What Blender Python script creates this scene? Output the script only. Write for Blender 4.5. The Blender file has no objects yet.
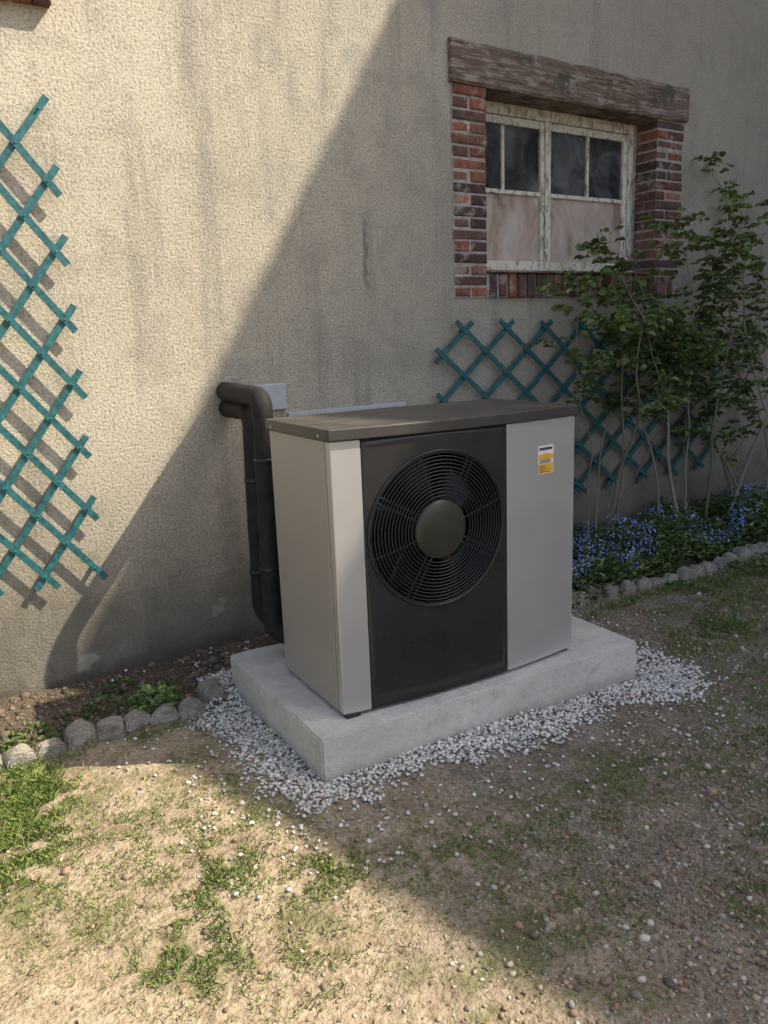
import bpy, bmesh, math, random
import numpy as np
from mathutils import Vector, Matrix, noise as mnoise
rng=np.random.default_rng(7); random.seed(7)
sc=bpy.context.scene
sc.view_settings.view_transform='Standard'; sc.view_settings.look='None'; sc.view_settings.exposure=0

# ------------------------------------------------------------ helpers
def new_mat(name):
    m=bpy.data.materials.new(name); m.use_nodes=True
    nt=m.node_tree; b=nt.nodes['Principled BSDF']
    return m,nt,b
class N:
    def __init__(s,nt): s.nt=nt
    def n(s,t,**k):
        x=s.nt.nodes.new(t)
        for a,v in k.items(): setattr(x,a,v)
        return x
    def l(s,a,b): s.nt.links.new(a,b)
    def pos(s,scale=(1,1,1)):
        g=s.n('ShaderNodeNewGeometry')
        if scale==(1,1,1): return g.outputs['Position']
        m=s.n('ShaderNodeMapping'); m.inputs['Scale'].default_value=scale
        s.l(g.outputs['Position'],m.inputs['Vector']); return m.outputs[0]
    def obj(s,scale=(1,1,1)):
        g=s.n('ShaderNodeTexCoord'); return g.outputs['Object']
    def noise(s,vec,scale,detail=3,rough=.55,dist=0):
        x=s.n('ShaderNodeTexNoise'); x.inputs['Scale'].default_value=scale; x.inputs['Detail'].default_value=detail
        x.inputs['Roughness'].default_value=rough; x.inputs['Distortion'].default_value=dist
        s.l(vec,x.inputs['Vector']); return x.outputs['Fac']
    def vor(s,vec,scale,feature='F1',out='Distance'):
        x=s.n('ShaderNodeTexVoronoi',feature=feature); x.inputs['Scale'].default_value=scale
        s.l(vec,x.inputs['Vector']); return x.outputs[out]
    def ramp(s,fac,stops):
        x=s.n('ShaderNodeValToRGB'); e=x.color_ramp.elements
        while len(e)<len(stops): e.new(.5)
        for i,(p,c) in enumerate(stops):
            e[i].position=p
            if not hasattr(c,'__len__'): c=(c,c,c)
            e[i].color=(*c[:3],1)
        s.l(fac,x.inputs[0]); return x.outputs[0]
    def mix(s,fac,a,b,mode='MIX'):
        x=s.n('ShaderNodeMix',data_type='RGBA',blend_type=mode)
        for v,i in ((fac,0),(a,6),(b,7)):
            if hasattr(v,'is_linked'): s.l(v,x.inputs[i])
            elif hasattr(v,'__len__'): x.inputs[i].default_value=(*v[:3],1)
            else: x.inputs[i].default_value=v if i==0 else (v,v,v,1)
        return x.outputs[2]
    def math(s,op,a,b=0,clamp=False):
        x=s.n('ShaderNodeMath',operation=op,use_clamp=clamp)
        for v,i in ((a,0),(b,1)):
            if hasattr(v,'is_linked'): s.l(v,x.inputs[i])
            else: x.inputs[i].default_value=v
        return x.outputs[0]
    def mr(s,v,a,b,c=0,d=1):
        x=s.n('ShaderNodeMapRange',interpolation_type='SMOOTHSTEP'); s.l(v,x.inputs[0])
        for i,q in zip((1,2,3,4),(a,b,c,d)): x.inputs[i].default_value=q
        return x.outputs[0]
    def xyz(s):
        g=s.n('ShaderNodeNewGeometry'); x=s.n('ShaderNodeSeparateXYZ'); s.l(g.outputs['Position'],x.inputs[0]); return x.outputs
    def bump(s,h,strength,dist,base=None):
        x=s.n('ShaderNodeBump'); x.inputs['Strength'].default_value=strength; x.inputs['Distance'].default_value=dist
        s.l(h,x.inputs['Height'])
        if base is not None: s.l(base,x.inputs['Normal'])
        return x.outputs[0]
def simple(name,col,rough=.5,metal=0,nscale=30,var=.15,bump=0,bscale=200,bd=.002,spec=.5):
    m,nt,b=new_mat(name); k=N(nt); v=k.obj()
    f=k.noise(v,nscale,3)
    lo=tuple(c*(1-var) for c in col); hi=tuple(min(1,c*(1+var)) for c in col)
    k.l(k.ramp(f,[(.3,lo),(.7,hi)]),b.inputs['Base Color'])
    r=k.mr(f,.2,.8,max(0,rough-.05),min(1,rough+.05)); k.l(r,b.inputs['Roughness'])
    b.inputs['Metallic'].default_value=metal; b.inputs['Specular IOR Level'].default_value=spec
    if bump: k.l(k.bump(k.noise(v,bscale,2),bump,bd),b.inputs['Normal'])
    return m
def mesh_obj(name,verts,faces,mat=None,parent=None,smooth=False,cols=None):
    me=bpy.data.meshes.new(name); me.from_pydata([tuple(v) for v in verts],[],[tuple(f) for f in faces]); me.update()
    if smooth: me.shade_smooth()
    if cols is not None:
        a=me.color_attributes.new('Col','FLOAT_COLOR','POINT'); c=np.ones((len(verts),4),np.float32); c[:,:3]=cols
        a.data.foreach_set('color',c.ravel())
    o=bpy.data.objects.new(name,me); sc.collection.objects.link(o)
    if mat: me.materials.append(mat)
    if parent: o.parent=parent
    return o
def fast_tris(name,V,F,cols,mat,parent=None,smooth=False):
    k=F.shape[1]; me=bpy.data.meshes.new(name)
    me.vertices.add(len(V)); me.vertices.foreach_set('co',V.astype(np.float32).ravel())
    me.loops.add(F.size); me.loops.foreach_set('vertex_index',F.astype(np.int32).ravel())
    me.polygons.add(len(F)); me.polygons.foreach_set('loop_start',np.arange(0,F.size,k,dtype=np.int32))
    me.update(calc_edges=True)
    if cols is not None:
        a=me.color_attributes.new('Col','FLOAT_COLOR','POINT'); c=np.ones((len(V),4),np.float32); c[:,:3]=cols
        a.data.foreach_set('color',c.ravel())
    if smooth: me.shade_smooth()
    me.validate()
    o=bpy.data.objects.new(name,me); sc.collection.objects.link(o); me.materials.append(mat)
    if parent: o.parent=parent
    return o
def box(name,x0,x1,y0,y1,z0,z1,mat,parent=None,bevel=0,seg=2):
    v=[(x,y,z) for z in (z0,z1) for y in (y0,y1) for x in (x0,x1)]
    f=[(0,2,3,1),(4,5,7,6),(0,1,5,4),(2,6,7,3),(0,4,6,2),(1,3,7,5)]
    o=mesh_obj(name,v,f,mat,parent)
    if bevel:
        m=o.modifiers.new('b','BEVEL'); m.width=bevel; m.segments=seg; m.limit_method='ANGLE'
    return o
def empty(name,loc=(0,0,0),rz=0):
    o=bpy.data.objects.new(name,None); sc.collection.objects.link(o); o.location=loc; o.rotation_euler=(0,0,rz); return o
def tube(path,rad,sides=8,cap=True):
    P=[Vector(p) for p in path]; n=len(P)
    if not hasattr(rad,'__len__'): rad=[rad]*n
    V=[];F=[]; prev=None
    for i in range(n):
        t=(P[min(i+1,n-1)]-P[max(i-1,0)]).normalized()
        if prev is None:
            a=Vector((0,0,1)) if abs(t.z)<.9 else Vector((1,0,0)); x=t.cross(a).normalized()
        else: x=(prev-t*prev.dot(t)).normalized()
        prev=x; y=t.cross(x)
        for k in range(sides):
            a=2*math.pi*k/sides; V.append(P[i]+(x*math.cos(a)+y*math.sin(a))*rad[i])
    for i in range(n-1):
        for k in range(sides):
            a=i*sides+k; b=i*sides+(k+1)%sides; F.append((a,b,b+sides,a+sides))
    if cap: F.append(tuple(range(sides))[::-1]); F.append(tuple((n-1)*sides+k for k in range(sides)))
    return V,F
class Acc:
    def __init__(s): s.V=[];s.F=[];s.C=[]
    def add(s,V,F,c=None):
        o=len(s.V); s.V+= [tuple(v) for v in V]; s.F+=[tuple(i+o for i in f) for f in F]
        if c is not None: s.C+=[c]*len(V)
    def obj(s,name,mat,parent=None,smooth=False):
        return mesh_obj(name,s.V,s.F,mat,parent,smooth,np.array(s.C) if s.C else None)

# ------------------------------------------------------------ camera (solved from the photograph)
f,yaw,pitch,roll,D=782.5918,.5755,.2195,-.0394,3.7811
fw=Vector((math.sin(yaw)*math.cos(pitch),math.cos(yaw)*math.cos(pitch),-math.sin(pitch)))
r0=Vector((math.cos(yaw),-math.sin(yaw),0)); u0=r0.cross(fw)
r=r0*math.cos(roll)+u0*math.sin(roll); u=-r0*math.sin(roll)+u0*math.cos(roll)
cd=bpy.data.cameras.new('camera'); co=bpy.data.objects.new('camera',cd); sc.collection.objects.link(co)
M=Matrix((( r.x,u.x,-fw.x,0),(r.y,u.y,-fw.y,-D),(r.z,u.z,-fw.z,1.6),(0,0,0,1))); co.matrix_world=M
cd.sensor_fit='HORIZONTAL'; cd.sensor_width=36; cd.lens=f/768*36; cd.clip_end=500; cd.clip_start=.05
sc.camera=co

# ------------------------------------------------------------ light
sd=Vector((-.82,.57,-1.09)).normalized()
w=bpy.data.worlds.new('World'); sc.world=w; w.use_nodes=True
nt=w.node_tree; bg=nt.nodes['Background']; sky=nt.nodes.new('ShaderNodeTexSky'); sky.sky_type='NISHITA'; sky.sun_disc=False
sky.sun_elevation=math.asin(-sd.z); sky.sun_rotation=math.atan2(.82,-.57); sky.dust_density=3.0; sky.air_density=1.0; sky.ozone_density=.6
nt.links.new(sky.outputs[0],bg.inputs[0]); bg.inputs[1].default_value=.235
sl=bpy.data.lights.new('sun','SUN'); sl.energy=7.4; sl.angle=math.radians(.5); sl.color=(1,.905,.73)
so=bpy.data.objects.new('sun',sl); sc.collection.objects.link(so); so.rotation_euler=sd.to_track_quat('-Z','Y').to_euler(); so.location=(8,-6,10)

# ------------------------------------------------------------ materials
def mat_wall():
    m,nt,b=new_mat('roughcast_render'); k=N(nt); v=k.pos(); X=k.xyz()
    big=k.noise(v,.9,3,.6); mid=k.noise(v,3.6,5,.72,.3); fine=k.noise(v,82,3,.75)
    streak=k.noise(k.pos((3.5,3.5,.35)),1.6,4,.65)
    c=k.ramp(big,[(.3,(.50,.445,.345)),(.55,(.58,.52,.405)),(.75,(.64,.58,.46))])
    c=k.mix(k.mr(mid,.44,.64,0,.5),c,(.35,.315,.255))
    c=k.mix(k.mr(streak,.50,.68,0,.55),c,(.27,.25,.21))
    c=k.mix(k.mr(fine,.47,.66,0,.60),c,(.15,.13,.105))
    c=k.mix(k.mr(fine,.44,.34,0,.45),c,(.80,.75,.65))
    c=k.mix(k.mr(k.math('ADD',X[0],k.math('MULTIPLY',mid,1.6)),2.0,4.2,0,.5),c,(.25,.245,.23))  # shade put into the colour: wall turns greyer toward its shadowed right side
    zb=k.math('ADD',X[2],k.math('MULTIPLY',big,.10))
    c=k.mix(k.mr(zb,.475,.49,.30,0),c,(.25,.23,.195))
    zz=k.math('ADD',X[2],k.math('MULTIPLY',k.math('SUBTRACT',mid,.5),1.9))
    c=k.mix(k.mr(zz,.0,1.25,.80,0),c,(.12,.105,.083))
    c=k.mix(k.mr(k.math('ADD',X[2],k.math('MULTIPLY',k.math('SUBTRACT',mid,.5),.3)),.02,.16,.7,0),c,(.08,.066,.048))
    dx=k.math('ABSOLUTE',k.math('SUBTRACT',X[0],k.math('ADD',2.32,k.math('MULTIPLY',mid,.16))))
    rm=k.math('MULTIPLY',k.mr(dx,.004,.022,1,0),k.math('MULTIPLY',k.mr(X[2],1.78,1.95),k.mr(X[2],2.15,2.3,1,0)))
    c=k.mix(k.math('MULTIPLY',rm,.55),c,(.11,.10,.085))
    c=k.mix(k.mr(k.noise(v,2.3,4,.6),.665,.72,0,.35),c,(.56,.53,.46))
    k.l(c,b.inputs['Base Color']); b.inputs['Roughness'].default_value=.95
    b.inputs['Specular IOR Level'].default_value=.2
    h=k.math('ADD',k.math('MULTIPLY',fine,-1.3),k.math('MULTIPLY',mid,1.0))
    k.l(k.bump(h,.7,.0095),b.inputs['Normal'])
    return m
M_wall=mat_wall()
def mat_ground():
    m,nt,b=new_mat('ground_dirt'); k=N(nt); v=k.pos(); X=k.xyz()
    big=k.noise(v,1.1,3,.6); mid=k.noise(v,6,5,.65,.3); fine=k.noise(v,60,3,.7); gc=k.vor(v,85,out='Color')
    c=k.ramp(mid,[(.3,(.27,.20,.125)),(.5,(.40,.315,.205)),(.72,(.51,.415,.285))])
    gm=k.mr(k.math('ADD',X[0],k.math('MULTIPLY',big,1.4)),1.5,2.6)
    c2=k.ramp(mid,[(.3,(.13,.105,.082)),(.55,(.22,.185,.148)),(.75,(.32,.272,.22))])  # grey-brown gravelly earth on the right, with the shadow area's darkness painted in
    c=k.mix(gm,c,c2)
    hs=k.n('ShaderNodeRGBToBW'); k.l(gc,hs.inputs[0])
    c=k.mix(.25,c,k.ramp(hs.outputs[0],[(.2,(.13,.10,.07)),(.5,(.36,.28,.2)),(.8,(.62,.53,.42))]),'MIX')
    c=k.mix(k.mr(k.noise(v,2.6,5,.72),.50,.64,0,.68),c,(.115,.13,.042))
    bed=k.mr(k.math('ADD',X[1],k.math('MULTIPLY',k.math('SUBTRACT',mid,.5),.1)),-.66,-.56)
    c=k.mix(k.math('MULTIPLY',bed,.9),c,k.ramp(mid,[(.3,(.06,.045,.032)),(.7,(.13,.10,.07))]))
    c=k.mix(k.mr(fine,.48,.72,0,.6),c,(.09,.07,.048))
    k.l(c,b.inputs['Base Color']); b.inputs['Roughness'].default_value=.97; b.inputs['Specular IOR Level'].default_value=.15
    h=k.math('ADD',fine,k.math('MULTIPLY',mid,2.5))
    k.l(k.bump(h,1.0,.014),b.inputs['Normal']); return m
M_ground=mat_ground()
def mat_col(name,rough=.85,nsc=0,amt=.25,spec=.3,trans=0):
    m,nt,b=new_mat(name); k=N(nt); a=k.n('ShaderNodeAttribute'); a.attribute_name='Col'
    c=a.outputs['Color']
    if nsc: c=k.mix(1.0,c,k.ramp(k.noise(k.pos(),nsc,2,.6),[(.3,1-amt),(.7,1.0)]),'MULTIPLY')
    k.l(c,b.inputs['Base Color']); b.inputs['Roughness'].default_value=rough; b.inputs['Specular IOR Level'].default_value=spec
    if trans:
        t=k.n('ShaderNodeBsdfTranslucent'); k.l(k.mix(.4,c,(.25,.35,.05)),t.inputs[0]); ms=k.n('ShaderNodeMixShader'); ms.inputs[0].default_value=trans
        k.l(b.outputs[0],ms.inputs[1]); k.l(t.outputs[0],ms.inputs[2]); k.l(ms.outputs[0],nt.nodes['Material Output'].inputs[0])
    return m
M_peb=mat_col('pebbles',.85)
M_leaf=mat_col('leaves',.45,0,.3,.5,.25)
M_petal=mat_col('petals',.7,0,.3,.2)
M_grass=mat_col('grass_blades',.6,0,.3,.3)
M_bark=mat_col('bark',.9,120,.4)
def mat_brick():
    m,nt,b=new_mat('brick_clay'); k=N(nt); a=k.n('ShaderNodeAttribute'); a.attribute_name='Col'; v=k.pos()
    n1=k.noise(v,28,5,.7); n2=k.noise(v,8,4,.7)
    c=k.mix(1.,a.outputs['Color'],k.ramp(n1,[(.3,.5),(.7,1.15)]),'MULTIPLY')
    c=k.mix(k.mr(n2,.52,.64,0,.7),c,(.33,.29,.25))
    c=k.mix(k.mr(n2,.46,.36,0,.75),c,(.055,.045,.04))
    k.l(c,b.inputs['Base Color']); b.inputs['Roughness'].default_value=.9
    k.l(k.bump(n1,.7,.007),b.inputs['Normal']); return m
M_brick=mat_brick()
M_mortar=simple('mortar',(.34,.315,.275),.95,0,25,.35,.6,90,.005)
def mat_wood():
    m,nt,b=new_mat('weathered_wood'); k=N(nt); v=k.pos((1.0,6,16)); n1=k.noise(v,5,6,.7,.5); n2=k.noise(k.pos((1,1,3)),7,4,.7); n3=k.noise(k.pos(),5,5,.7)
    c=k.ramp(n1,[(.3,(.05,.033,.024)),(.5,(.16,.115,.085)),(.7,(.29,.235,.19))])
    c=k.mix(k.mr(n2,.48,.60,0,.7),c,(.37,.335,.295)); c=k.mix(k.mr(n1,.50,.43,0,.7),c,(.12,.062,.042))
    c=k.mix(k.mr(n3,.52,.64,0,.75),c,(.06,.058,.035))
    k.l(c,b.inputs['Base Color']); b.inputs['Roughness'].default_value=.85; k.l(k.bump(n1,.9,.010),b.inputs['Normal']); return m
M_wood=mat_wood()
def mat_frame():
    m,nt,b=new_mat('old_white_paint'); k=N(nt); v=k.pos(); n1=k.noise(v,16,5,.7); n2=k.noise(k.pos((1,1,.3)),45,3,.7)
    c=k.mix(k.mr(n1,.50,.62,0,.7),(.66,.63,.53),(.38,.33,.25)); c=k.mix(k.mr(n2,.54,.64,0,.8),c,(.14,.11,.08))
    k.l(c,b.inputs['Base Color']); b.inputs['Roughness'].default_value=.6; k.l(k.bump(n1,.5,.003),b.inputs['Normal']); return m
M_frame=mat_frame()
def mat_glass(dirty):
    m,nt,b=new_mat('dirty_glass' if dirty else 'old_glass'); k=N(nt); v=k.pos(); n1=k.noise(v,3.3,4,.6,.8)
    if dirty:
        c=k.ramp(k.noise(k.pos((1,1,.6)),4.5,4,.6,.6),[(.34,(.20,.105,.075)),(.46,(.40,.31,.25)),(.66,(.55,.50,.44))]); k.l(k.mr(n1,.3,.7,.3,.55),b.inputs['Roughness'])
    else:
        c=k.ramp(n1,[(.35,(.010,.012,.014)),(.5,(.045,.05,.055)),(.7,(.14,.15,.16))]); b.inputs['Roughness'].default_value=.06
    k.l(c,b.inputs['Base Color']); b.inputs['IOR'].default_value=1.52
    k.l(k.bump(k.noise(v,5,1),.12,.01),b.inputs['Normal']); return m
M_glass=mat_glass(False); M_glassd=mat_glass(True)
def mat_concrete():
    m,nt,b=new_mat('cast_concrete'); k=N(nt); v=k.pos(); X=k.xyz(); n1=k.noise(v,3,5,.65,.5); n2=k.noise(v,60,3,.7); sp=k.vor(v,42); n3=k.noise(v,13,4,.7)
    c=k.ramp(n1,[(.3,(.48,.465,.42)),(.55,(.60,.58,.53)),(.75,(.69,.67,.615))])
    c=k.mix(k.mr(n2,.5,.75,0,.4),c,(.34,.32,.29)); c=k.mix(k.mr(n3,.52,.66,0,.5),c,(.41,.385,.34))
    c=k.mix(k.mr(k.math('ADD',X[2],k.math('MULTIPLY',n3,.10)),.04,.12,.65,0),c,(.30,.26,.21))
    c=k.mix(k.mr(sp,.05,.16,.5,0),c,(.2,.185,.16))
    k.l(c,b.inputs['Base Color']); b.inputs['Roughness'].default_value=.9; b.inputs['Specular IOR Level'].default_value=.25
    pits=k.mr(sp,.0,.16,0,1)
    k.l(k.bump(k.math('ADD',k.math('ADD',n2,k.math('MULTIPLY',n3,2.5)),pits),.45,.008),b.inputs['Normal']); return m
M_conc=mat_concrete()
M_teal=simple('teal_paint',(.020,.110,.120),.45,0,40,.45,.3,150,.002)
M_black=simple('black_panel',(.026,.024,.024),.30,.0,6,.10)
M_plastic=simple('black_plastic',(.016,.016,.017),.38,0,40,.2)
M_hub=simple('hub_plastic',(.040,.038,.027),.32,0,25,.08)
M_silver=simple('silver_panel',(.52,.51,.49),.34,.45,5,.03)
M_side=simple('side_panel',(.37,.345,.315),.42,.2,4,.04)
def mat_lid():
    m,nt,b=new_mat('lid_dusty'); k=N(nt); v=k.pos(); n=k.noise(v,9,5,.7,.8); n2=k.noise(v,120,2,.7)
    c=k.ramp(n,[(.35,(.045,.04,.035)),(.55,(.075,.067,.057)),(.72,(.15,.13,.10))]); c=k.mix(k.mr(n2,.55,.7,0,.4),c,(.25,.23,.19))
    k.l(c,b.inputs['Base Color']); k.l(k.mr(n,.3,.7,.28,.5),b.inputs['Roughness']); return m
M_lid=mat_lid()
M_lidedge=simple('lid_edge',(.06,.055,.05),.4,.1,10,.12)
M_foam=simple('pipe_insulation',(.024,.021,.021),.75,0,18,.35,.5,60,.004,.25)
M_trunk=simple('grey_pvc',(.46,.48,.50),.5,0,20,.1)
def mat_edging():
    m,nt,b=new_mat('edging_stone'); k=N(nt); v=k.pos(); n1=k.noise(v,14,5,.7); n2=k.noise(v,90,3,.7)
    c=k.ramp(n1,[(.3,(.19,.165,.13)),(.55,(.36,.325,.27)),(.72,(.48,.445,.38))]); c=k.mix(k.mr(n2,.48,.66,0,.6),c,(.13,.125,.085))
    k.l(c,b.inputs['Base Color']); b.inputs['Roughness'].default_value=.95; k.l(k.bump(k.math('ADD',n1,n2),.9,.012),b.inputs['Normal']); return m
M_stone=mat_edging()
M_roof=simple('roof_tiles',(.22,.11,.07),.85,0,8,.3)
M_dark=simple('dark_interior',(.02,.02,.02),.9)
M_wallfar=simple('plain_render',(.42,.38,.31),.9,0,2,.15)

# ------------------------------------------------------------ ground
def gh(x,y):
    x=np.asarray(x,float); y=np.asarray(y,float)
    h=.010*np.sin(1.7*x+.6*y)+.008*np.sin(2.9*y-1.1*x+1)+.005*np.sin(6.1*x+2.3*y)+.004*np.sin(9.3*y+4.1*x+.7)+.0025*np.sin(21*x-13*y)+.002*np.sin(31*y+17*x)
    bed=np.clip((y+.62)/.1,0,1)*np.where((y<.2),1,0)*.03
    fade=np.clip((9-np.abs(x-2))/3,0,1)*np.clip((7-np.abs(y+2))/3,0,1)
    return (h+bed)*fade-.006
xs=np.unique(np.concatenate([np.linspace(-150,-6,14),np.linspace(-6,-1,30),np.arange(-1,6.5,.03),np.linspace(6.5,12,20),np.linspace(12,150,14)]))
ys=np.unique(np.concatenate([np.linspace(-150,-8,14),np.linspace(-8,-4,24),np.arange(-4,.12,.03),np.linspace(.15,4,6),np.linspace(4,150,14)]))
GX,GY=np.meshgrid(xs,ys); V=np.stack([GX.ravel(),GY.ravel(),gh(GX,GY).ravel()],1)
nx,ny=len(xs),len(ys); i,j=np.meshgrid(np.arange(nx-1),np.arange(ny-1)); a=(j*nx+i).ravel()
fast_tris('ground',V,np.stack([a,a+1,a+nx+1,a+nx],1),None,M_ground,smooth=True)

# ------------------------------------------------------------ house
house=empty('rendered_house')
wx0,wx1,wz0,wz1=3.007,5.09,1.81,3.20
T=.35
def wall_mesh():
    A=Acc()
    def bx(x0,x1,z0,z1):
        v=[(x,y,z) for z in (z0,z1) for y in (0,T) for x in (x0,x1)]
        A.add(v,[(0,2,3,1),(4,5,7,6),(0,1,5,4),(2,6,7,3),(0,4,6,2),(1,3,7,5)])
    bx(-7,wx0,-.2,5.2); bx(wx1,9.5,-.2,5.2); bx(wx0,wx1,-.2,wz0); bx(wx0,wx1,wz1,5.2)
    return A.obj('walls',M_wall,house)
wall_mesh()
box('back_volume',-7,9.5,T+.25,7,-.2,5.2,M_wallfar,house)
box('interior',wx0-.3,wx1+.3,.33,.59,1.5,3.4,M_dark,house)
rf=Acc(); v=[(-7.3,-.35,5.1),(9.6,-.35,5.1),(9.6,3.6,7.6),(-7.3,3.6,7.6),(-7.3,7.4,5.1),(9.6,7.4,5.1),(-7.3,-.35,5.22),(9.6,-.35,5.22),(9.6,3.6,7.75),(-7.3,3.6,7.75),(-7.3,7.4,5.22),(9.6,7.4,5.22)]
rf.add(v,[(0,3,2,1),(3,4,5,2),(6,7,8,9),(9,8,11,10),(0,1,7,6),(4,10,11,5),(0,6,9,3),(3,9,10,4),(1,2,8,7),(2,5,11,8)]); rf.obj('roof',M_roof,house)
br=Acc()
def brick(x0,x1,z0,z1,y0=-.012,y1=.165,jit=.005):
    g=random.random()
    base=random.choice([(.30,.105,.065),(.24,.085,.06),(.34,.15,.10),(.15,.065,.05),(.09,.05,.045),(.26,.13,.09),(.31,.11,.07),(.19,.10,.08),(.12,.07,.06)])
    c=tuple(q*(.7+.45*g) for q in base)
    y0=y0+random.uniform(-jit,jit); s=.006
    j=lambda:random.uniform(-.005,.004)
    xa,xb,za,zb=x0-j(),x1+j(),z0-j()*.7,z1+j()*.7
    cj=lambda:random.uniform(.5,2.2)*s
    v=[(xa,y1,za),(xb,y1,za),(xb,y1,zb),(xa,y1,zb),(xa,y0+s,za),(xb,y0+s,za),(xb,y0+s,zb),(xa,y0+s,zb),(xa+cj(),y0,za+cj()),(xb-cj(),y0,za+cj()),(xb-cj(),y0,zb-cj()),(xa+cj(),y0,zb-cj())]
    br.add(v,[(8,9,10,11),(4,5,9,8),(5,6,10,9),(6,7,11,10),(7,4,8,11),(0,4,7,3),(1,2,6,5),(0,1,5,4),(3,7,6,2)],c)
oxl,oxr,zs=3.26,4.80,1.965
nc=18
course=(2.985-1.81)/nc
for i in range(nc):
    z0=1.81+i*course+.006; z1=z0+course-.012
    if i%2: brick(3.01,oxl,z0,z1)
    else: brick(3.01,3.125,z0,z1); brick(3.139,oxl,z0,z1)
    if z0>zs-.03:
        if i%2: brick(oxr,5.085,z0,z1)
        else: brick(oxr,4.90,z0,z1); brick(4.914,5.085,z0,z1)
x=oxl+.012
while x<5.08:
    w_=random.uniform(.060,.068)
    if x+w_>5.088: break
    if x+w_/2<oxr-.02: brick(x,x+w_,1.815,1.955,-.03)
    else: brick(x,x+w_,1.815,1.95)
    x+=w_+.013
br.obj('brick_surround',M_brick,house)
box('mortar_left',3.007,oxl-.006,-.006,.16,1.812,2.985,M_mortar,house)
box('mortar_right',oxr+.006,5.09,-.006,.16,1.812,2.985,M_mortar,house)
box('mortar_sill',oxl-.005,oxr+.005,-.012,.17,1.812,1.95,M_mortar,house)
A=Acc(); n=30
for i in range(n+1):
    xx=2.995+(5.10-2.995)*i/n
    e=lambda s:.006*mnoise.noise(Vector((xx*5,s,0)))
    zt=3.205+e(1); zb=2.982+e(2); yf=-.03+e(3)
    A.V+=[(xx,yf+.01,zb),(xx,yf,zb+.012),(xx,yf-.0,zt-.012),(xx,yf+.01,zt),(xx,.3,zt),(xx,.3,zb)]
for i in range(n):
    for k_ in range(6): a=i*6+k_; b2=i*6+(k_+1)%6; A.F.append((a,a+6,b2+6,b2))
A.F+= [tuple(range(6)),tuple(n*6+q for q in range(6))[::-1]]
A.obj('lintel_beam',M_wood,house)
wy=.17
fx0,fx1,fz0,fz1=3.13,4.775,1.96,2.98
def wbox(n,x0,x1,z0,z1,y0,y1,m=M_frame,bvl=.004): return box(n,x0,x1,y0,y1,z0,z1,m,house,bvl)
wbox('frame_top',fx0,fx1,2.915,fz1,wy,wy+.07); wbox('frame_bottom',fx0,fx1,fz0,2.0,wy-.03,wy+.07)
wbox('frame_l',fx0,3.18,2.0,2.915,wy,wy+.07); wbox('frame_r',4.73,fx1,2.0,2.915,wy,wy+.07)
box('reveal_fill',fx1+.001,oxr+.012,wy+.0,wy+.09,1.96,2.98,M_mortar,house)
for ci,(a0,a1) in enumerate(((3.205,3.93),(3.94,4.725))):
    s=.042
    wbox('casement_bottom_%d'%ci,a0+s,a1-s,2.003,2.05,wy+.012,wy+.055)
    wbox('casement_top_%d'%ci,a0+s,a1-s,2.865,2.912,wy+.012,wy+.055)
    wbox('casement_stile_a%d'%ci,a0,a0+s,2.003,2.912,wy+.01,wy+.055); wbox('casement_stile_b%d'%ci,a1-s,a1,2.003,2.912,wy+.01,wy+.055)
    wbox('midrail_%d'%ci,a0+s,a1-s,2.458,2.484,wy+.014,wy+.05)
    mid=(a0+a1)/2
    wbox('bar_%d'%ci,mid-.012,mid+.012,2.484,2.865,wy+.014,wy+.05)
    wbox('pane_a%d'%ci,a0+s,mid-.012,2.484,2.865,wy+.03,wy+.034,M_glass,0); wbox('pane_b%d'%ci,mid+.012,a1-s,2.484,2.865,wy+.032,wy+.036,M_glass,0)
    wbox('pane_low%d'%ci,a0+s,a1-s,2.05,2.458,wy+.03,wy+.034,M_glassd,0)
wbox('mullion_cover',3.917,3.953,2.003,2.912,wy-.008,wy+.009)
box('sill_board',oxl+.002,oxr-.002,-.045,wy-.032,1.957,1.972,M_wood,house,.004)
s2=Acc(); br=s2
xx=-.35
while xx<.86: brick(xx,xx+.068,2.99,3.06,-.06); xx+=.078
s2.obj('upper_window_sill',M_brick,house)
box('upper_window_frame',-.3,.8,-.004,.05,3.08,4.1,M_frame,house,.004)
box('upper_window_glass',-.24,.74,-.009,-.006,3.14,4.04,M_glass,house)

wing=empty('neighbor_house')
ZE=9.5
def ex(y): return 6.617-.243*y
A=Acc()
y0,y1=-14,-.02
v=[(ex(y0)+.35,y0,-.2),(ex(y1)+.35,y1,-.2),(ex(y1)+8,y1,-.2),(ex(y0)+8,y0,-.2),(ex(y0)+.35,y0,ZE),(ex(y1)+.35,y1,ZE),(ex(y1)+8,y1,ZE),(ex(y0)+8,y0,ZE)]
A.add(v,[(0,1,5,4),(1,2,6,5),(2,3,7,6),(3,0,4,7),(4,5,6,7)]); A.obj('walls',M_wallfar,wing)
A=Acc()
v=[(ex(y0),y0-.2,ZE),(ex(y1),y1,ZE),(ex(y1)+4.2,y1,ZE+2.2),(ex(y0)+4.2,y0-.2,ZE+2.2),(ex(y0)+8.4,y0-.2,ZE),(ex(y1)+8.4,y1,ZE)]
A.add(v,[(0,1,2,3),(3,2,5,4)]); ro=A.obj('roof',M_roof,wing)
sm=ro.modifiers.new('s','SOLIDIFY'); sm.thickness=.1; sm.offset=-1
for k_ in range(4):
    yy=-3-2.6*k_; 
    for zz in (1.2,4,6.6): box('window_%d_%d'%(k_,int(zz)),ex(yy)+.15,ex(yy)+.7,yy-.5,yy+.5,zz,zz+1.3,M_glass,wing)

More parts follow.
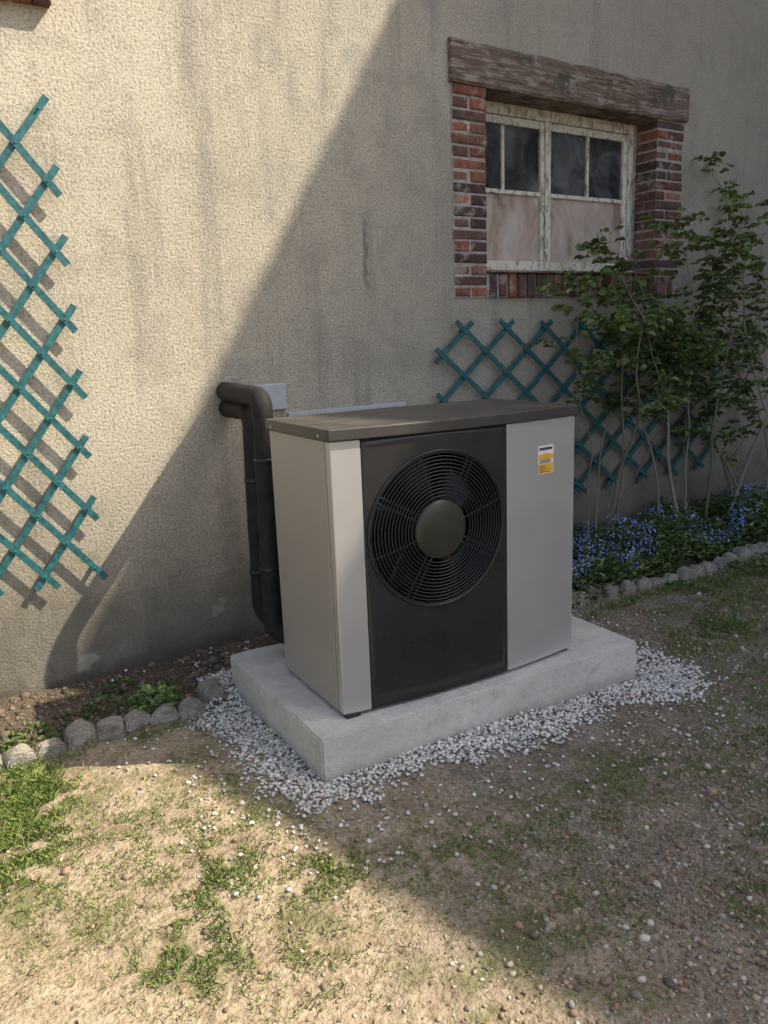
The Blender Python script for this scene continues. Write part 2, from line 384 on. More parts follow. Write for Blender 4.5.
# ------------------------------------------------------------ slab
def slab_mesh():
    bm=bmesh.new(); bmesh.ops.create_cube(bm,size=1)
    for v in bm.verts: v.co=Vector(((v.co.x+.5)*1.6364,(v.co.y+.5)*.978,-.08+(v.co.z+.5)*.257))
    bmesh.ops.bevel(bm,geom=[e for e in bm.edges],offset=.007,segments=2,affect='EDGES')
    bmesh.ops.subdivide_edges(bm,edges=[e for e in bm.edges if e.calc_length()>.1],cuts=40,use_grid_fill=True)
    for v in bm.verts:
        p=v.co; edge=min(abs(p.x),abs(p.x-1.6364))<.01 or min(abs(p.y),abs(p.y-.978))<.01
        v.co+=Vector((mnoise.noise(p*9),mnoise.noise(p*9+Vector((9,0,0))),mnoise.noise(p*6+Vector((0,9,0)))))*(.0035 if edge else .0018)
    me=bpy.data.meshes.new('concrete_slab'); bm.to_mesh(me); bm.free(); me.materials.append(M_conc)
    o=bpy.data.objects.new('concrete_slab',me); sc.collection.objects.link(o); return o
slab=slab_mesh()
slab.location=(1.194,-1.4616,0); slab.rotation_euler=(0,0,-.0510)

# ------------------------------------------------------------ heat pump
hp=empty('heat_pump',(1.346,-1.366,.192),-.0524)
W,DP,HT=1.1735,.553,1.052
S=.045
def bow(u_): return -4*S*(u_/W)*(1-u_/W)
def extr(name,outline,z0,z1,mat,bevel=0,seg=2):
    n=len(outline); v=[(x,y,z0) for x,y in outline]+[(x,y,z1) for x,y in outline]
    f_=[tuple(range(n))[::-1],tuple(range(n,2*n))]+[(i,(i+1)%n,(i+1)%n+n,i+n) for i in range(n)]
    o=mesh_obj(name,v,f_,mat,hp)
    if bevel:
        m=o.modifiers.new('b','BEVEL'); m.width=bevel; m.segments=seg; m.limit_method='ANGLE'; m.angle_limit=math.radians(35)
    return o
def arc(u0_,u1_,off,n=14): return [(a,bow(a)+off) for a in np.linspace(u0_,u1_,n)]
extr('core_left',[(.008,.05),(.008,.52),(.10,.52),(.10,.05)],.004,HT-.004,M_plastic)
extr('core_right',[(.78,.03),(.78,.52),(W-.008,.52),(W-.008,.03)],.004,HT-.004,M_plastic)
extr('base_tray',[(.01,.02),(.01,DP-.01),(W-.01,DP-.01),(W-.01,.02)],-.002,.02,M_plastic)
extr('side_panel_left',[(0,.044),(0,DP),(.012,DP),(.012,.044)],.0,HT,M_side,.003)
extr('side_panel_right',[(W-.012,.03),(W-.012,DP),(W,DP),(W,.03)],.0,HT,M_side,.002)
extr('rear_panel',[(.015,DP-.012),(.015,DP-.002),(W-.015,DP-.002),(W-.015,DP-.012)],.02,HT,M_side,.002)
extr('front_strip_left',arc(.001,.117,0,8)+[(.117,.03),(.02,.038),(.001,.038)],.0,HT,M_silver,.004,3)
extr('front_panel_right',arc(.770,W-.001,0,12)+[(W-.001,.026),(.770,.0)],.0,HT,M_silver,.003,3)
cu,cz,R=.440,.676,.308
L,Rr,B_,Tp=.120,.767,.0,HT
angs=sorted(set([2*math.pi*i/128 for i in range(128)]+[math.atan2(y-cz,x-cu)%(2*math.pi) for x in (L,Rr) for y in (B_,Tp)]))
nr=7; V=[];F=[]
for a in angs:
    ca,sa=math.cos(a),math.sin(a)
    t=min([q for q in [((Rr-cu)/ca if ca>1e-9 else 1e9),((L-cu)/ca if ca<-1e-9 else 1e9),((Tp-cz)/sa if sa>1e-9 else 1e9),((B_-cz)/sa if sa<-1e-9 else 1e9)]])
    for k_ in range(nr):
        q=R+(t-R)*k_/(nr-1); x_=cu+ca*q; V.append((x_,bow(x_)+.002,cz+sa*q))
    x_=cu+ca*t; V.append((x_,bow(x_)+.02,cz+sa*t))
n=len(angs); m_=nr+1
for i in range(n):
    for k_ in range(m_-1):
        a=i*m_+k_; b2=((i+1)%n)*m_+k_; F.append((a,a+1,b2+1,b2))
bp=mesh_obj('front_panel_black',V,F,M_black,hp,True)
V=[];F=[];n=96; prof=[(R,.002),(R-.004,.012),(R-.012,.03),(R-.012,.16)]
for i in range(n):
    a=2*math.pi*i/n
    for rr_,dd in prof:
        x_=cu+math.cos(a)*rr_; V.append((x_,bow(x_)+dd if dd<.1 else dd,cz+math.sin(a)*rr_))
for i in range(n):
    for k_ in range(3):
        a=i*4+k_; b2=((i+1)%n)*4+k_; F.append((a,b2,b2+1,a+1))
mesh_obj('fan_funnel',V,F,M_plastic,hp,True)
extr('fan_back',[(L,.30),(L,.31),(Rr,.31),(Rr,.30)],.03,HT-.02,M_dark)
V=[];F=[]
for bI in range(5):
    a0=bI*2*math.pi/5; nn=6
    o0=len(V)
    for p_ in range(nn+1):
        q=.09+(.285-.09)*p_/nn
        for s_ in range(5):
            aa=a0+ (s_/4)*(.75) + .25*p_/nn
            V.append((cu+math.cos(aa)*q,.07+.07*s_/4,cz+math.sin(aa)*q))
    for p_ in range(nn):
        for s_ in range(4):
            a=o0+p_*5+s_; F.append((a,a+1,a+6,a+5))
fb=mesh_obj('fan_blades',V,F,M_plastic,hp,True); sm=fb.modifiers.new('s','SOLIDIFY'); sm.thickness=.004
G=Acc()
rings=np.arange(.132,.300,.0138)
for q in rings:
    path=[]
    for i in range(97):
        a=2*math.pi*i/96; x_=cu+math.cos(a)*q; path.append((x_,bow(x_)-.009*(1-(q/.31)**2),cz+math.sin(a)*q))
    v,f_=tube(path,.0031,6,False); G.add(v,f_)
for i in range(8):
    a=2*math.pi*(i+.35)/8
    for off in (-.012,.012) if i%2 else (0,):
        path=[]
        for q in np.linspace(.10,R+.003,8):
            x_=cu+math.cos(a)*q-math.sin(a)*off; z_=cz+math.sin(a)*q+math.cos(a)*off; path.append((x_,bow(x_)+.004-.009*(1-(q/.31)**2),z_))
        v,f_=tube(path,.0036,6); G.add(v,f_)
path=[]
for i in range(97):
    a=2*math.pi*i/96; x_=cu+math.cos(a)*(R-.002); path.append((x_,bow(x_)-.001,cz+math.sin(a)*(R-.002)))
v,f_=tube(path,.006,8,False); G.add(v,f_)
G.obj('fan_grille',M_plastic,hp,True)
V=[];F=[];prof=[(0,-.018),(.06,-.017),(.100,-.014),(.112,-.010),(.118,-.002),(.118,.02)]
for i in range(64):
    a=2*math.pi*i/64
    for rr_,dd in prof: V.append((cu+math.cos(a)*rr_,bow(cu)+dd,cz+math.sin(a)*rr_))
for i in range(64):
    for k_ in range(5):
        a=i*6+k_; b2=((i+1)%64)*6+k_; F.append((a,b2,b2+1,a+1))
mesh_obj('fan_hub',V,F,M_hub,hp,True)
lid=[(a,bow(min(max(a,0),W))-.014) for a in np.linspace(-.008,W+.008,26)]
lid+= [(W+.012,.0),(W+.012,DP+.008),(W+.004,DP+.014),(-.004,DP+.014),(-.012,DP+.008),(-.012,.0)]
lo=extr('lid',lid,HT+.003,HT+.046,M_lid,.009,3); lo.data.materials.append(M_lidedge)
for p in lo.data.polygons:
    if abs(p.normal.z)<.5: p.material_index=1
def cyl(name,c,rad,depth,axis,mat,n=20):
    c=Vector(c); ax=Vector(axis).normalized(); v,f_=tube([c-ax*depth/2,c+ax*depth/2],rad,n); return mesh_obj(name,v,f_,mat,hp)
def label(name,a0,a1,z0,z1,mat,off):
    V=[];F=[]
    for a in np.linspace(a0,a1,5):
        V+= [(a,bow(a)-off,z0),(a,bow(a)-off,z1)]
    for i in range(4): F.append((2*i,2*i+2,2*i+3,2*i+1))
    return mesh_obj(name,V,F,mat,hp)
M_lw=simple('label_white',(.75,.74,.70),.4); M_lo=simple('label_orange',(.75,.42,.05),.4); M_lt=simple('label_text',(.06,.06,.08),.5)
label('label_paper',.942,1.035,.825,.945,M_lw,.0012)
label('label_band',.945,1.032,.828,.868,M_lo,.002); label('label_band_top',.945,1.032,.885,.908,M_lo,.002)
for i in range(4): label('label_text_%d'%i,.950,1.026-.012*(i%2),.925-.014*0 if i==0 else .866+.005*i,.936 if i==0 else .8685+.005*i,M_lt,.002)
for i in range(3): label('label_line_%d'%i,.952,1.01-.01*i,.833+.011*i,.836+.011*i,M_lt,.0028)
for vv in (.06,.5): cyl('lid_screw',(-.0125,vv,HT+.02),.006,.004,(1,0,0),M_silver,12)
for vv in (.08,.51):
    cyl('side_screw',(-.001,vv,.03),.005,.003,(1,0,0),M_silver,12); cyl('side_screw',(-.001,vv,HT-.03),.005,.003,(1,0,0),M_silver,12)
for x_,y_ in ((.03,.01),(W-.06,.03),(.05,DP-.05),(W-.06,DP-.05)): extr('foot',[(x_-.02,y_-.02),(x_-.02,y_+.03),(x_+.04,y_+.03),(x_+.04,y_-.02)],-.018,0,M_plastic,.003)

# ------------------------------------------------------------ insulated pipes
pp=empty('insulated_pipes')
def pipe(name,pts,rad,bend,mat):
    P=[Vector(p) for p in pts]; path=[P[0]]
    for i in range(1,len(P)-1):
        a=(P[i-1]-P[i]).normalized(); b2=(P[i+1]-P[i]).normalized(); s=P[i]+a*bend; e=P[i]+b2*bend
        for t in np.linspace(0,1,9): path.append(s*(1-t)**2+P[i]*2*t*(1-t)+e*t*t)
    path.append(P[-1]); 
    full=[path[0]]
    for q in path[1:]:
        d=(q-full[-1]).length; n_=max(1,int(d/.03)); st=full[-1].copy()
        for t in range(1,n_+1): full.append(st.lerp(q,t/n_))
    rad_=[rad*(1+.06*mnoise.noise(q*9)) for q in full]
    v,f_=tube(full,rad_,18); return mesh_obj(name,v,f_,mat,pp,True)
pipe('flow_pipe',[(1.53,.05,1.365),(1.45,-.60,1.365),(1.425,-.60,.27),(1.62,-.74,.25)],.046,.08,M_foam)
pipe('return_pipe',[(1.53,.05,1.28),(1.505,-.345,1.28),(1.475,-.36,.28),(1.75,-.76,.24)],.044,.08,M_foam)
def clamp(z,c):
    v,f_=tube([(c[0],c[1],z),(c[0],c[1],z+.018)],.050,18); mesh_obj('tape_band',v,f_,M_plastic,pp,True)
for z in (.58,1.08): clamp(z,(1.425+.025*(z-.27)/1.095,-.60)); 
for z in (.50,.95): clamp(z,(1.475+.03*(z-.28),-.36+.015*(z-.28)))
pb=empty('wall_plate'); box('plate',1.66,1.86,-.018,-.001,1.25,1.385,M_trunk,pb,.004)
box('cable_trunking',1.862,2.62,-.022,-.001,1.205,1.228,M_trunk,None,.003)

# ------------------------------------------------------------ trellises
def trellis(name,xa,xb,za,zb,px,pz,dx,dz,over,wd=.034):
    root=empty(name); A=Acc(); sl_=dz/dx
    for sgn in (1,-1):
        for k_ in range(-40,41):
            c=pz+k_*2*dz
            fz=lambda x: sgn*sl_*(x-px)+c
            cand=[(xa,fz(xa)),(xb,fz(xb)),(px+(za-c)/(sgn*sl_),za),(px+(zb-c)/(sgn*sl_),zb)]
            ins=sorted({(round(p[0],4),round(p[1],4)) for p in cand if xa-1e-3<=p[0]<=xb+1e-3 and za-1e-3<=p[1]<=zb+1e-3})
            if len(ins)<2 : continue
            p,q=ins[0],ins[-1]
            if math.hypot(q[0]-p[0],q[1]-p[1])<.05: continue
            d=Vector((q[0]-p[0],0,q[1]-p[1])).normalized(); nrm=Vector((-d.z,0,d.x))*wd/2
            a=Vector((p[0],0,p[1]))-d*over*random.uniform(.8,1.2); b2=Vector((q[0],0,q[1]))+d*over*random.uniform(.8,1.2)
            yb=-.035 if sgn>0 else -.044; t=.0085
            a+=Vector((random.uniform(-.006,.006),0,random.uniform(-.004,.004))); b2+=Vector((random.uniform(-.006,.006),0,random.uniform(-.004,.004)))
            v=[a-nrm,b2-nrm,b2+nrm,a+nrm]; vv=[Vector((q_.x,yb,q_.z)) for q_ in v]+[Vector((q_.x,yb-t,q_.z)) for q_ in v]
            A.add(vv,[(0,1,2,3),(7,6,5,4),(0,4,5,1),(1,5,6,2),(2,6,7,3),(3,7,4,0)])
    A.obj('slats',M_teal,root)
    R_=Acc(); 
    for i in range(-30,31):
        for j in range(-30,31):
            if (i+j)%2: continue
            X_=px+i*dx; Z_=pz+j*dz
            if xa-.01<=X_<=xb+.01 and za-.01<=Z_<=zb+.01:
                v,f_=tube([(X_,-.056,Z_),(X_,-.03,Z_)],.005,6); R_.add(v,f_)
                if i%4==0 and j%4==0:
                    v,f_=tube([(X_,-.036,Z_),(X_,.01,Z_)],.012,8); R_.add(v,f_)
    R_.obj('rivets',M_teal,root,True)
trellis('wall_trellis',.785-.11*14,.785,.59,.59+.285*7,.785,.59,.11,.1425,.07,.030)
trellis('wall_trellis',2.885,2.885+.1675*16,1.62-.135*8,1.62,3.0525,1.62,.1675,.135,.075,.030)

# ------------------------------------------------------------ pebbles
phi=(1+5**.5)/2
ico=np.array([(-1,phi,0),(1,phi,0),(-1,-phi,0),(1,-phi,0),(0,-1,phi),(0,1,phi),(0,-1,-phi),(0,1,-phi),(phi,0,-1),(phi,0,1),(-phi,0,-1),(-phi,0,1)])/math.hypot(1,phi)
icf=np.array([(0,11,5),(0,5,1),(0,1,7),(0,7,10),(0,10,11),(1,5,9),(5,11,4),(11,10,2),(10,7,6),(7,1,8),(3,9,4),(3,4,2),(3,2,6),(3,6,8),(3,8,9),(4,9,5),(2,4,11),(6,2,10),(8,6,7),(9,8,1)])
def pebbles(name,P,size,cols):
    n=len(P); s=size[:,None,None]
    v=ico[None]*(1+rng.uniform(-.28,.28,(n,12,1)))*s*np.stack([rng.uniform(.8,1.3,n),rng.uniform(.7,1.1,n),rng.uniform(.5,.85,n)],1)[:,None,:]
    a=rng.uniform(0,6.283,n); t=rng.normal(0,.35,n)
    y=v[...,1]*np.cos(t)[:,None]-v[...,2]*np.sin(t)[:,None]; z=v[...,1]*np.sin(t)[:,None]+v[...,2]*np.cos(t)[:,None]
    x=v[...,0]; ca=np.cos(a)[:,None]; sa=np.sin(a)[:,None]
    v=np.stack([x*ca-y*sa,x*sa+y*ca,z],2)+P[:,None,:]
    F=(icf[None]+np.arange(n)[:,None,None]*12).reshape(-1,3)
    return fast_tris(name,v.reshape(-1,3),F,np.repeat(cols,12,0),M_peb)
def nz(x,y,s,seed=0): return np.array([mnoise.noise(Vector((a*s+seed,b*s-seed,seed*.37))) for a,b in zip(x,y)])
sy=-.0510; cs,sn=math.cos(sy),math.sin(sy)
def slab_d(x,y):
    X=(x-1.194)*cs+(y+1.4616)*sn; Y=-(x-1.194)*sn+(y+1.4616)*cs
    dx=np.maximum(np.maximum(-X,X-1.6364),0); dy=np.maximum(np.maximum(-Y,Y-.978),0)
    return np.hypot(dx,dy),(dx+dy)<=0
n=70000
x=rng.uniform(.6,3.8,n); y=rng.uniform(-2.2,-.02,n); d,ins=slab_d(x,y)
edge=.20+.13*nz(x,y,2.2,3)+.08*nz(x,y,9,5)+.12*np.clip((x-2.6)/.3,0,1)
p=np.clip((edge-d)/.14,0,1)**.7+.06*np.clip((.7-d)/.6,0,1)
keep=(~ins)&(rng.uniform(0,1,n)<p)&~((y>-.52)&(x<1.12)&(x>.95)&(d>.1))
x,y,d=x[keep],y[keep],d[keep]; x,y=x[:17000],y[:17000]; n=len(x)
sz=rng.uniform(.0045,.0098,n); tone=rng.uniform(.46,.85,n)[:,None]
c=tone*np.array([1,.95,.87])*(1+rng.normal(0,.03,(n,3))); dk=rng.uniform(0,1,n)<.2; c[dk]*=.5
pebbles('white_gravel',np.stack([x,y,gh(x,y)+sz*.35+rng.uniform(0,.006,n)],1),sz,np.clip(c,0,1))
n=80000
x=rng.uniform(-.2,5.2,n); y=rng.uniform(-3.6,-.72,n); d,ins=slab_d(x,y)
dens=.06+.75*np.clip((x-.85)/.9,0,1)*np.clip((-1.75-y)/.9,0,1)+.32*np.clip((x-2.2)/.8,0,1)+.35*nz(x,y,1.3,8)+.30*nz(x,y,5,2)
keep=(~ins)&(d>.05)&(rng.uniform(0,1,n)<np.clip(dens,.02,1)*.75)
x,y=x[keep],y[keep]; n=len(x)
sz=np.clip(rng.lognormal(math.log(.0048),.45,n),.0022,.017)
pal=np.array([(.40,.31,.22),(.50,.42,.32),(.32,.21,.14),(.36,.22,.15),(.52,.47,.40),(.22,.17,.135),(.44,.30,.20),(.31,.27,.23),(.58,.53,.45)])
c=pal[rng.integers(0,len(pal),n)]*rng.uniform(.55,1.05,n)[:,None]
pebbles('gravel',np.stack([x,y,gh(x,y)+sz*.25],1),sz,c)
n=9000; x=rng.uniform(-.6,6.2,n); y=rng.uniform(-.6,-.02,n); d,ins=slab_d(x,y); k_=~ins; x,y=x[k_],y[k_]; n=len(x)
sz=np.clip(rng.lognormal(math.log(.007),.5,n),.003,.03); c=np.array([.13,.10,.07])*rng.uniform(.5,1.7,n)[:,None]
pebbles('soil_clods',np.stack([x,y,gh(x,y)+sz*.2],1),sz,c)

# ------------------------------------------------------------ edging stones
def edging(name,xa,xb,yf,step):
    root=empty(name); x=xa; i=0
    while x<xb:
        w_=step*random.uniform(.95,1.1); hh=random.uniform(.07,.10); th=.035
        n_=14; pw=random.uniform(.45,.8); out=[(-w_/2,-.06)]+[(-w_/2*math.cos(math.pi*t/n_),.0+hh*abs(math.sin(math.pi*t/n_))**pw) for t in range(n_+1)]+[(w_/2,-.06)]
        bm=bmesh.new(); fr=[bm.verts.new((a,-th,b)) for a,b in out]; bk=[bm.verts.new((a,th,b)) for a,b in out]
        bm.faces.new(fr); bm.faces.new(bk[::-1])
        for q in range(len(out)): bm.faces.new((fr[q],bk[q],bk[(q+1)%len(out)],fr[(q+1)%len(out)]))
        bmesh.ops.recalc_face_normals(bm,faces=bm.faces)
        bmesh.ops.bevel(bm,geom=[e for e in bm.edges if abs(e.verts[0].co.y-e.verts[1].co.y)<1e-6],offset=.008,segments=2,affect='EDGES')
        for v in bm.verts: v.co+=Vector((.6,1,1))*.010*mnoise.noise(v.co*22+Vector((i*7,0,0)))
        me=bpy.data.meshes.new('stone'); bm.to_mesh(me); bm.free(); me.materials.append(M_stone)
        o=bpy.data.objects.new('stone_%d'%i,me); sc.collection.objects.link(o); o.parent=root
        yy=yf(x); o.location=(x,yy+random.uniform(-.015,.015),float(gh(x,yy-.05))+random.uniform(-.02,.008)); o.rotation_euler=(random.uniform(-.2,.15),random.uniform(-.12,.12),random.uniform(-.2,.2))
        x+=step; i+=1
edging('stone_edging',-1.0,1.13,lambda x:-.585+.02*math.sin(3*x)+(.35*max(0,x-.98)),.118)
edging('stone_edging',3.12,5.9,lambda x:-.70-.06*(x-3.3)/1.2+.03*math.sin(4*x),.125)

# ------------------------------------------------------------ foliage generators
def leaves(P,Dn,size,cols,aspect=.55,fold=.25):
    n=len(P); d=Dn/np.linalg.norm(Dn,axis=1,keepdims=True)
    up=rng.normal(0,.8,(n,3)); up[:,2]+=1.2; s=np.cross(d,up); s/=np.linalg.norm(s,axis=1,keepdims=True)+1e-9; nn=np.cross(s,d)
    L_=size[:,None]; w_=L_*aspect*.5
    b=P; t=P+d*L_-nn*L_*.12; m1=P+d*L_*.35; m2=P+d*L_*.7
    l1=m1+s*w_+nn*w_*fold*2; r1=m1-s*w_+nn*w_*fold*2
    l2=m2+s*w_*.85+nn*w_*fold*1.6; r2=m2-s*w_*.85+nn*w_*fold*1.6
    V=np.stack([b,l1,l2,t,r2,r1],1).reshape(-1,3); o=np.arange(n)[:,None]*6
    F=np.concatenate([o+np.array([[0,3,2,1]]),o+np.array([[0,5,4,3]])],0)
    return V,F,np.repeat(cols,6,0)
green=np.array([(.05,.085,.022),(.065,.11,.03),(.04,.07,.022),(.09,.13,.035),(.12,.15,.04),(.075,.10,.045)])
def shrub(name,bases,seedv=0):
    root=empty(name); A=Acc(); LP=[];LD=[]
    random.seed(seedv)
    def leafat(q,dirv):
        a=Vector(dirv).normalized(); n_=random.choice([3,5,5]); stem=random.uniform(.05,.09)
        side=a.cross(Vector((0,0,1))).normalized()
        v,f_=tube([q,q+a*stem],.0012,3,False); A.add(v,f_,(.09,.12,.04))
        LP.append(q+a*stem); LD.append(a+Vector((0,0,-.2)))
        for j in range((n_-1)//2):
            b=q+a*stem*(1-.42*(j+.3)); 
            for s_ in (1,-1): LP.append(b); LD.append(a*.55+side*s_+Vector((0,0,random.uniform(-.3,.1))))
    for (x,y,h,rad,lean,leafy,dens) in bases:
        def grow(p,d,length,r_,lvl):
            n_=max(4,int(length/.06)); path=[p.copy()]; rads=[r_]; q=p.copy(); dd=d.copy()
            for i in range(n_):
                dd=(dd+Vector((random.gauss(0,.10),random.gauss(0,.06),random.gauss(.02,.05)))).normalized()
                q=q+dd*(length/n_)
                if q.y>-.07: q.y=-.07; dd.y=-abs(dd.y)
                if q.y<-.6: dd.y=abs(dd.y)
                path.append(q.copy()); rads.append(r_*(1-.7*(i+1)/n_))
                frac=(i+1)/n_
                if lvl<2 and frac>(leafy if lvl==0 else .3) and random.random()<(.36 if lvl==0 else .2)*dens:
                    a=random.choice([0,math.pi])+random.gauss(0,.5); nd=(dd*.5+Vector((math.cos(a)*1.1,math.sin(a)*.5,random.uniform(-.3,.5)))).normalized()
                    grow(q,nd,random.uniform(.18,.46) if lvl==0 else random.uniform(.10,.22),rads[-1]*.55,lvl+1)
                if (lvl>0 or frac>leafy) and random.random()<.55*dens:
                    for _ in range(1 if lvl==0 else random.choice([1,1,2])):
                        a=random.uniform(0,6.283); leafat(q,(math.cos(a),math.sin(a)*.8,random.uniform(-.5,.4)))
            c=random.choice([(.27,.23,.17),(.34,.30,.24),(.22,.20,.14)]) if lvl==0 else (.13,.14,.06)
            v,f_=tube(path,rads,6); A.add(v,f_,c)
        grow(Vector((x,y,float(gh(x,y))-.02)),Vector((lean,-.03,1)).normalized(),h,rad,0)
    A.obj('stems',M_bark,root,True)
    P=np.array([tuple(p) for p in LP]); Dn=np.array([tuple(p) for p in LD]); n=len(P)
    ph=nz(P[:,0],P[:,2],3.0,4)
    c=green[rng.integers(0,len(green),n)]*1.5*(1+.8*ph[:,None])*rng.uniform(.75,1.25,n)[:,None]
    V,F,C=leaves(P,Dn,rng.uniform(.036,.064,n),np.clip(c,.01,.4),.66)
    fast_tris('foliage',V,F,C,M_leaf,root)
shrub('rose_bush',[(4.02,-.30,2.05,.014,-.03,.64,1.55),(3.98,-.27,1.7,.009,-.18,.62,1.6),(4.10,-.28,2.15,.009,.06,.58,1.5),(4.0,-.26,1.8,.007,.2,.6,1.5),(3.92,-.24,1.75,.007,-.10,.66,1.6)],3)
shrub('rose_bush',[(4.80,-.32,2.4,.016,.0,.48,1.35),(4.92,-.28,2.15,.010,.10,.5,1.3),(4.72,-.26,1.9,.009,-.14,.5,1.35),(4.85,-.3,1.5,.008,.22,.5,1.2)],11)
shrub('rose_bush',[(5.28,-.36,2.75,.016,.0,.38,1.2),(5.45,-.30,2.5,.013,.12,.40,1.2),(5.15,-.3,2.2,.012,-.08,.42,1.2),(5.75,-.35,2.4,.012,.0,.33,1.2),(5.6,-.28,1.9,.010,.02,.3,1.2)],23)

# flower bed
bed=empty('forget_me_not_bed')
n=13000; x=rng.uniform(3.12,6.2,n); y=rng.uniform(-.72,-.06,n)
hmax=.13+.24*np.clip(nz(x,y,3,6)+.35,0,1); hmax*=np.clip((x-3.1)/.3,.3,1)*np.clip((y+.78)/.15,.3,1)
P=np.stack([x,y,gh(x,y)+rng.uniform(0,1,n)*hmax],1); a=rng.uniform(0,6.283,n); Dn=np.stack([np.cos(a),np.sin(a),rng.uniform(-.2,.9,n)],1)
c=green[rng.integers(0,len(green),n)]*rng.uniform(1.0,2.2,n)[:,None]
V,F,C=leaves(P,Dn,rng.uniform(.03,.065,n),c,.34); fast_tris('leaves',V,F,C,M_leaf,bed)
n=10000; x=rng.uniform(3.3,6.1,n); y=rng.uniform(-.68,-.08,n); cl=(nz(x,y,5,9)+.7*nz(x,y,16,2))>.11; x,y=x[cl],y[cl]; n=len(x)
hm=.14+.24*np.clip(nz(x,y,3,6)+.35,0,1); z=gh(x,y)+hm*rng.uniform(.5,1.12,n)
s_=rng.uniform(.0035,.0062,n)
V=[];
ang=np.linspace(0,2*math.pi,7)[:-1]; tx=rng.normal(0,.5,(n,2))
for a in ang:
    V.append(np.stack([x+np.cos(a)*s_,y+np.sin(a)*s_,z+(tx[:,0]*np.cos(a)+(tx[:,1]-.7)*np.sin(a)*-1)*s_],1))
V=np.stack(V,1).reshape(-1,3); F=np.arange(n*6).reshape(n,6)
c=np.array([(.20,.27,.62),(.25,.34,.72),(.18,.20,.55),(.36,.44,.78)])[rng.integers(0,4,n)]*rng.uniform(.75,1.2,n)[:,None]
fast_tris('flowers',V,F,np.repeat(c,6,0),M_petal,bed)

def rosette(name,cx,cy,rad,n,hgt,size,colm=1.,asp=.5):
    root=empty(name); a=rng.uniform(0,6.283,n); q=rad*np.sqrt(rng.uniform(0,1,n)); x=cx+np.cos(a)*q; y=cy+np.sin(a)*q
    z=gh(x,y)+rng.uniform(.2,1,n)*hgt*(1-.6*q/rad); Dn=np.stack([np.cos(a)+rng.normal(0,.4,n),np.sin(a)+rng.normal(0,.4,n),rng.uniform(-.1,.8,n)],1)
    c=green[rng.integers(0,len(green),n)]*rng.uniform(.8,1.5,n)[:,None]*colm
    V,F,C=leaves(np.stack([x,y,z],1),Dn,rng.uniform(size*.6,size,n),np.clip(c,0,.5),asp); fast_tris('leaves',V,F,C,M_leaf,root)
rosette('leafy_plant',.88,-.47,.085,150,.09,.05,2.3); rosette('leafy_plant',.70,-.36,.09,70,.05,.035,1.2); rosette('leafy_plant',.55,-.40,.06,50,.05,.03,1.2)
rosette('leafy_plant',.80,-.20,.07,60,.04,.035,1.1); rosette('leafy_plant',.35,-.47,.12,100,.05,.035,1.3); rosette('leafy_plant',.98,-.36,.05,50,.06,.03,1.)
rosette('leafy_plant',3.22,-.45,.12,140,.20,.09,1.8,.30); rosette('leafy_plant',3.5,-.62,.09,100,.09,.04,1.4)
rosette('leafy_plant',4.1,-.9,.12,150,.05,.03,1.5); rosette('leafy_plant',4.7,-.95,.14,170,.06,.035,1.5); rosette('leafy_plant',5.0,-1.0,.2,200,.08,.04,1.5); rosette('leafy_plant',3.75,-1.35,.14,120,.03,.028,1.5)

# grass
def blades(name,x,y,h,colb):
    n=len(x); a=rng.uniform(0,6.283,n); wd=rng.uniform(.0012,.0024,n); z=gh(x,y)-.002
    dx,dy=np.cos(a)*wd,np.sin(a)*wd; b=rng.normal(0,.5,(n,2))*h[:,None]
    p0=np.stack([x-dx,y-dy,z],1); p1=np.stack([x+dx,y+dy,z],1)
    p2=np.stack([x+dx*.7+b[:,0]*.4,y+dy*.7+b[:,1]*.4,z+h*.6],1); p3=np.stack([x+b[:,0],y+b[:,1],z+h*.95],1)
    V=np.stack([p0,p1,p2,p3],1).reshape(-1,3); F=np.arange(n*4).reshape(n,4)
    return fast_tris(name,V,F,np.repeat(colb,4,0),M_grass)
X=[];Y=[];H_=[]
def patch(cx,cy,rx,ry,n,h):
    a=rng.normal(0,.55,(n,2)); x=cx+a[:,0]*rx; y=cy+a[:,1]*ry; k_=(nz(x,y,14,3)+.5*nz(x,y,40,1))>-.12; X.append(x[k_]);Y.append(y[k_]);H_.append(rng.uniform(.35,1,k_.sum())*h)
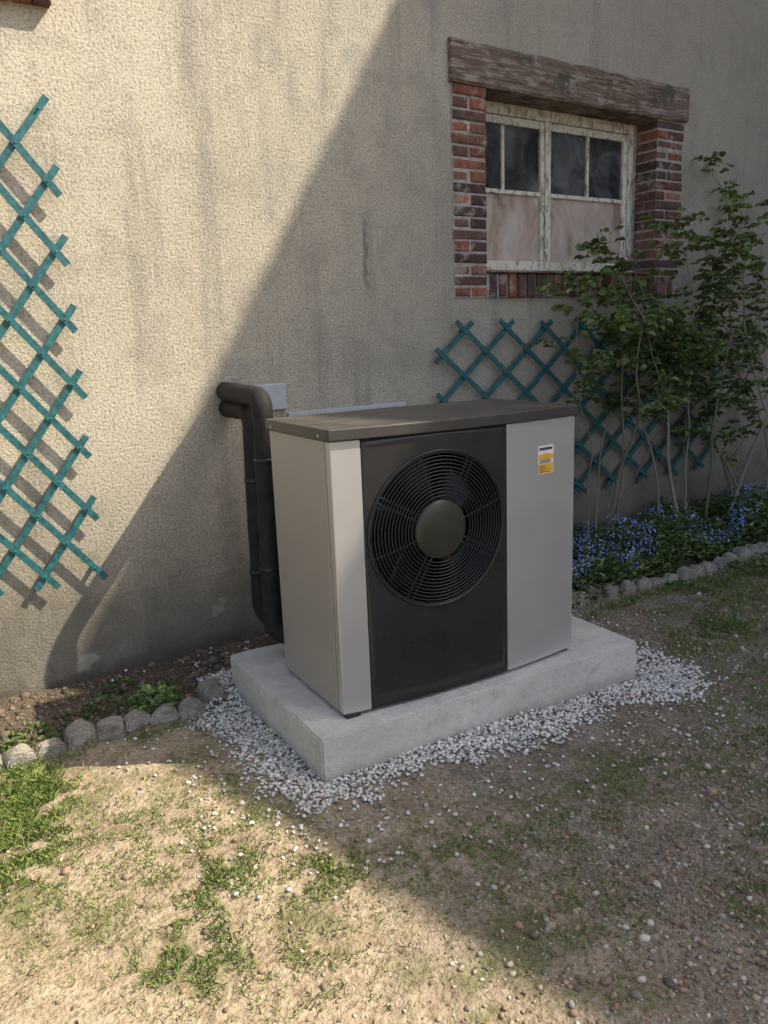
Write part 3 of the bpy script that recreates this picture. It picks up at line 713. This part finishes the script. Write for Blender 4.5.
for p in [(.27,-.85,.14,.28,6500,.042),(.15,-1.15,.16,.25,4200,.038),(.45,-1.35,.3,.3,1500,.022),(.68,-1.72,.16,.14,2200,.028),(.5,-1.98,.15,.15,2200,.028),(.62,-1.25,.3,.15,1700,.018),
          (.95,-1.9,.15,.12,1600,.026),(.75,-1.5,.25,.15,1500,.02),(.30,-1.6,.25,.3,1900,.02),(.75,-2.2,.2,.2,1500,.022),(1.0,-1.55,.12,.3,1100,.016),(1.3,-2.05,.3,.2,3000,.02),(1.75,-2.15,.35,.2,3200,.02),(1.5,-2.5,.25,.2,1600,.022),(2.2,-2.1,.35,.2,2600,.02),
          (3.65,-1.45,.35,.2,4200,.026),(4.2,-1.2,.4,.2,4200,.028),(4.6,-.95,.5,.12,4000,.032),(2.9,-2.2,.35,.25,3200,.025),(2.3,-2.6,.3,.25,2600,.024),(3.3,-1.9,.35,.25,2600,.022),(1.9,-2.8,.2,.2,1500,.026),(.9,-1.25,.12,.12,500,.018),(.75,-.66,.4,.04,900,.025),(3.8,-.85,.6,.05,1800,.04)]: patch(*p)
n=9000; x=rng.uniform(-.3,5,n); y=rng.uniform(-3.4,-.7,n); k_=nz(x,y,3.5,12)>.05; X.append(x[k_]);Y.append(y[k_]);H_.append(rng.uniform(.006,.020,k_.sum()))
x=np.concatenate(X);y=np.concatenate(Y);h=np.concatenate(H_); d,ins=slab_d(x,y); k_=(~ins)&(d>.03); x,y,h=x[k_],y[k_],h[k_]; n=len(x)
c=np.array([(.15,.22,.045),(.20,.275,.06),(.11,.175,.04),(.27,.28,.10),(.34,.30,.155)])[rng.choice(5,n,p=[.3,.28,.2,.13,.09])]*rng.uniform(.75,1.2,n)[:,None]
blades('grass',x,y,h,c)
n=700; x=rng.uniform(-.2,4.5,n); y=rng.uniform(-3.3,-.1,n); d,ins=slab_d(x,y); k_=(~ins); x,y=x[k_],y[k_]; n=len(x); a=rng.uniform(0,6.283,n)
V,F,C=leaves(np.stack([x,y,gh(x,y)+.006],1),np.stack([np.cos(a),np.sin(a),rng.uniform(-.05,.25,n)],1),rng.uniform(.008,.022,n),np.array([(.30,.2,.1)])*rng.uniform(.4,1.3,n)[:,None],.5)
fast_tris('fallen_leaves',V,F,C,M_leaf)
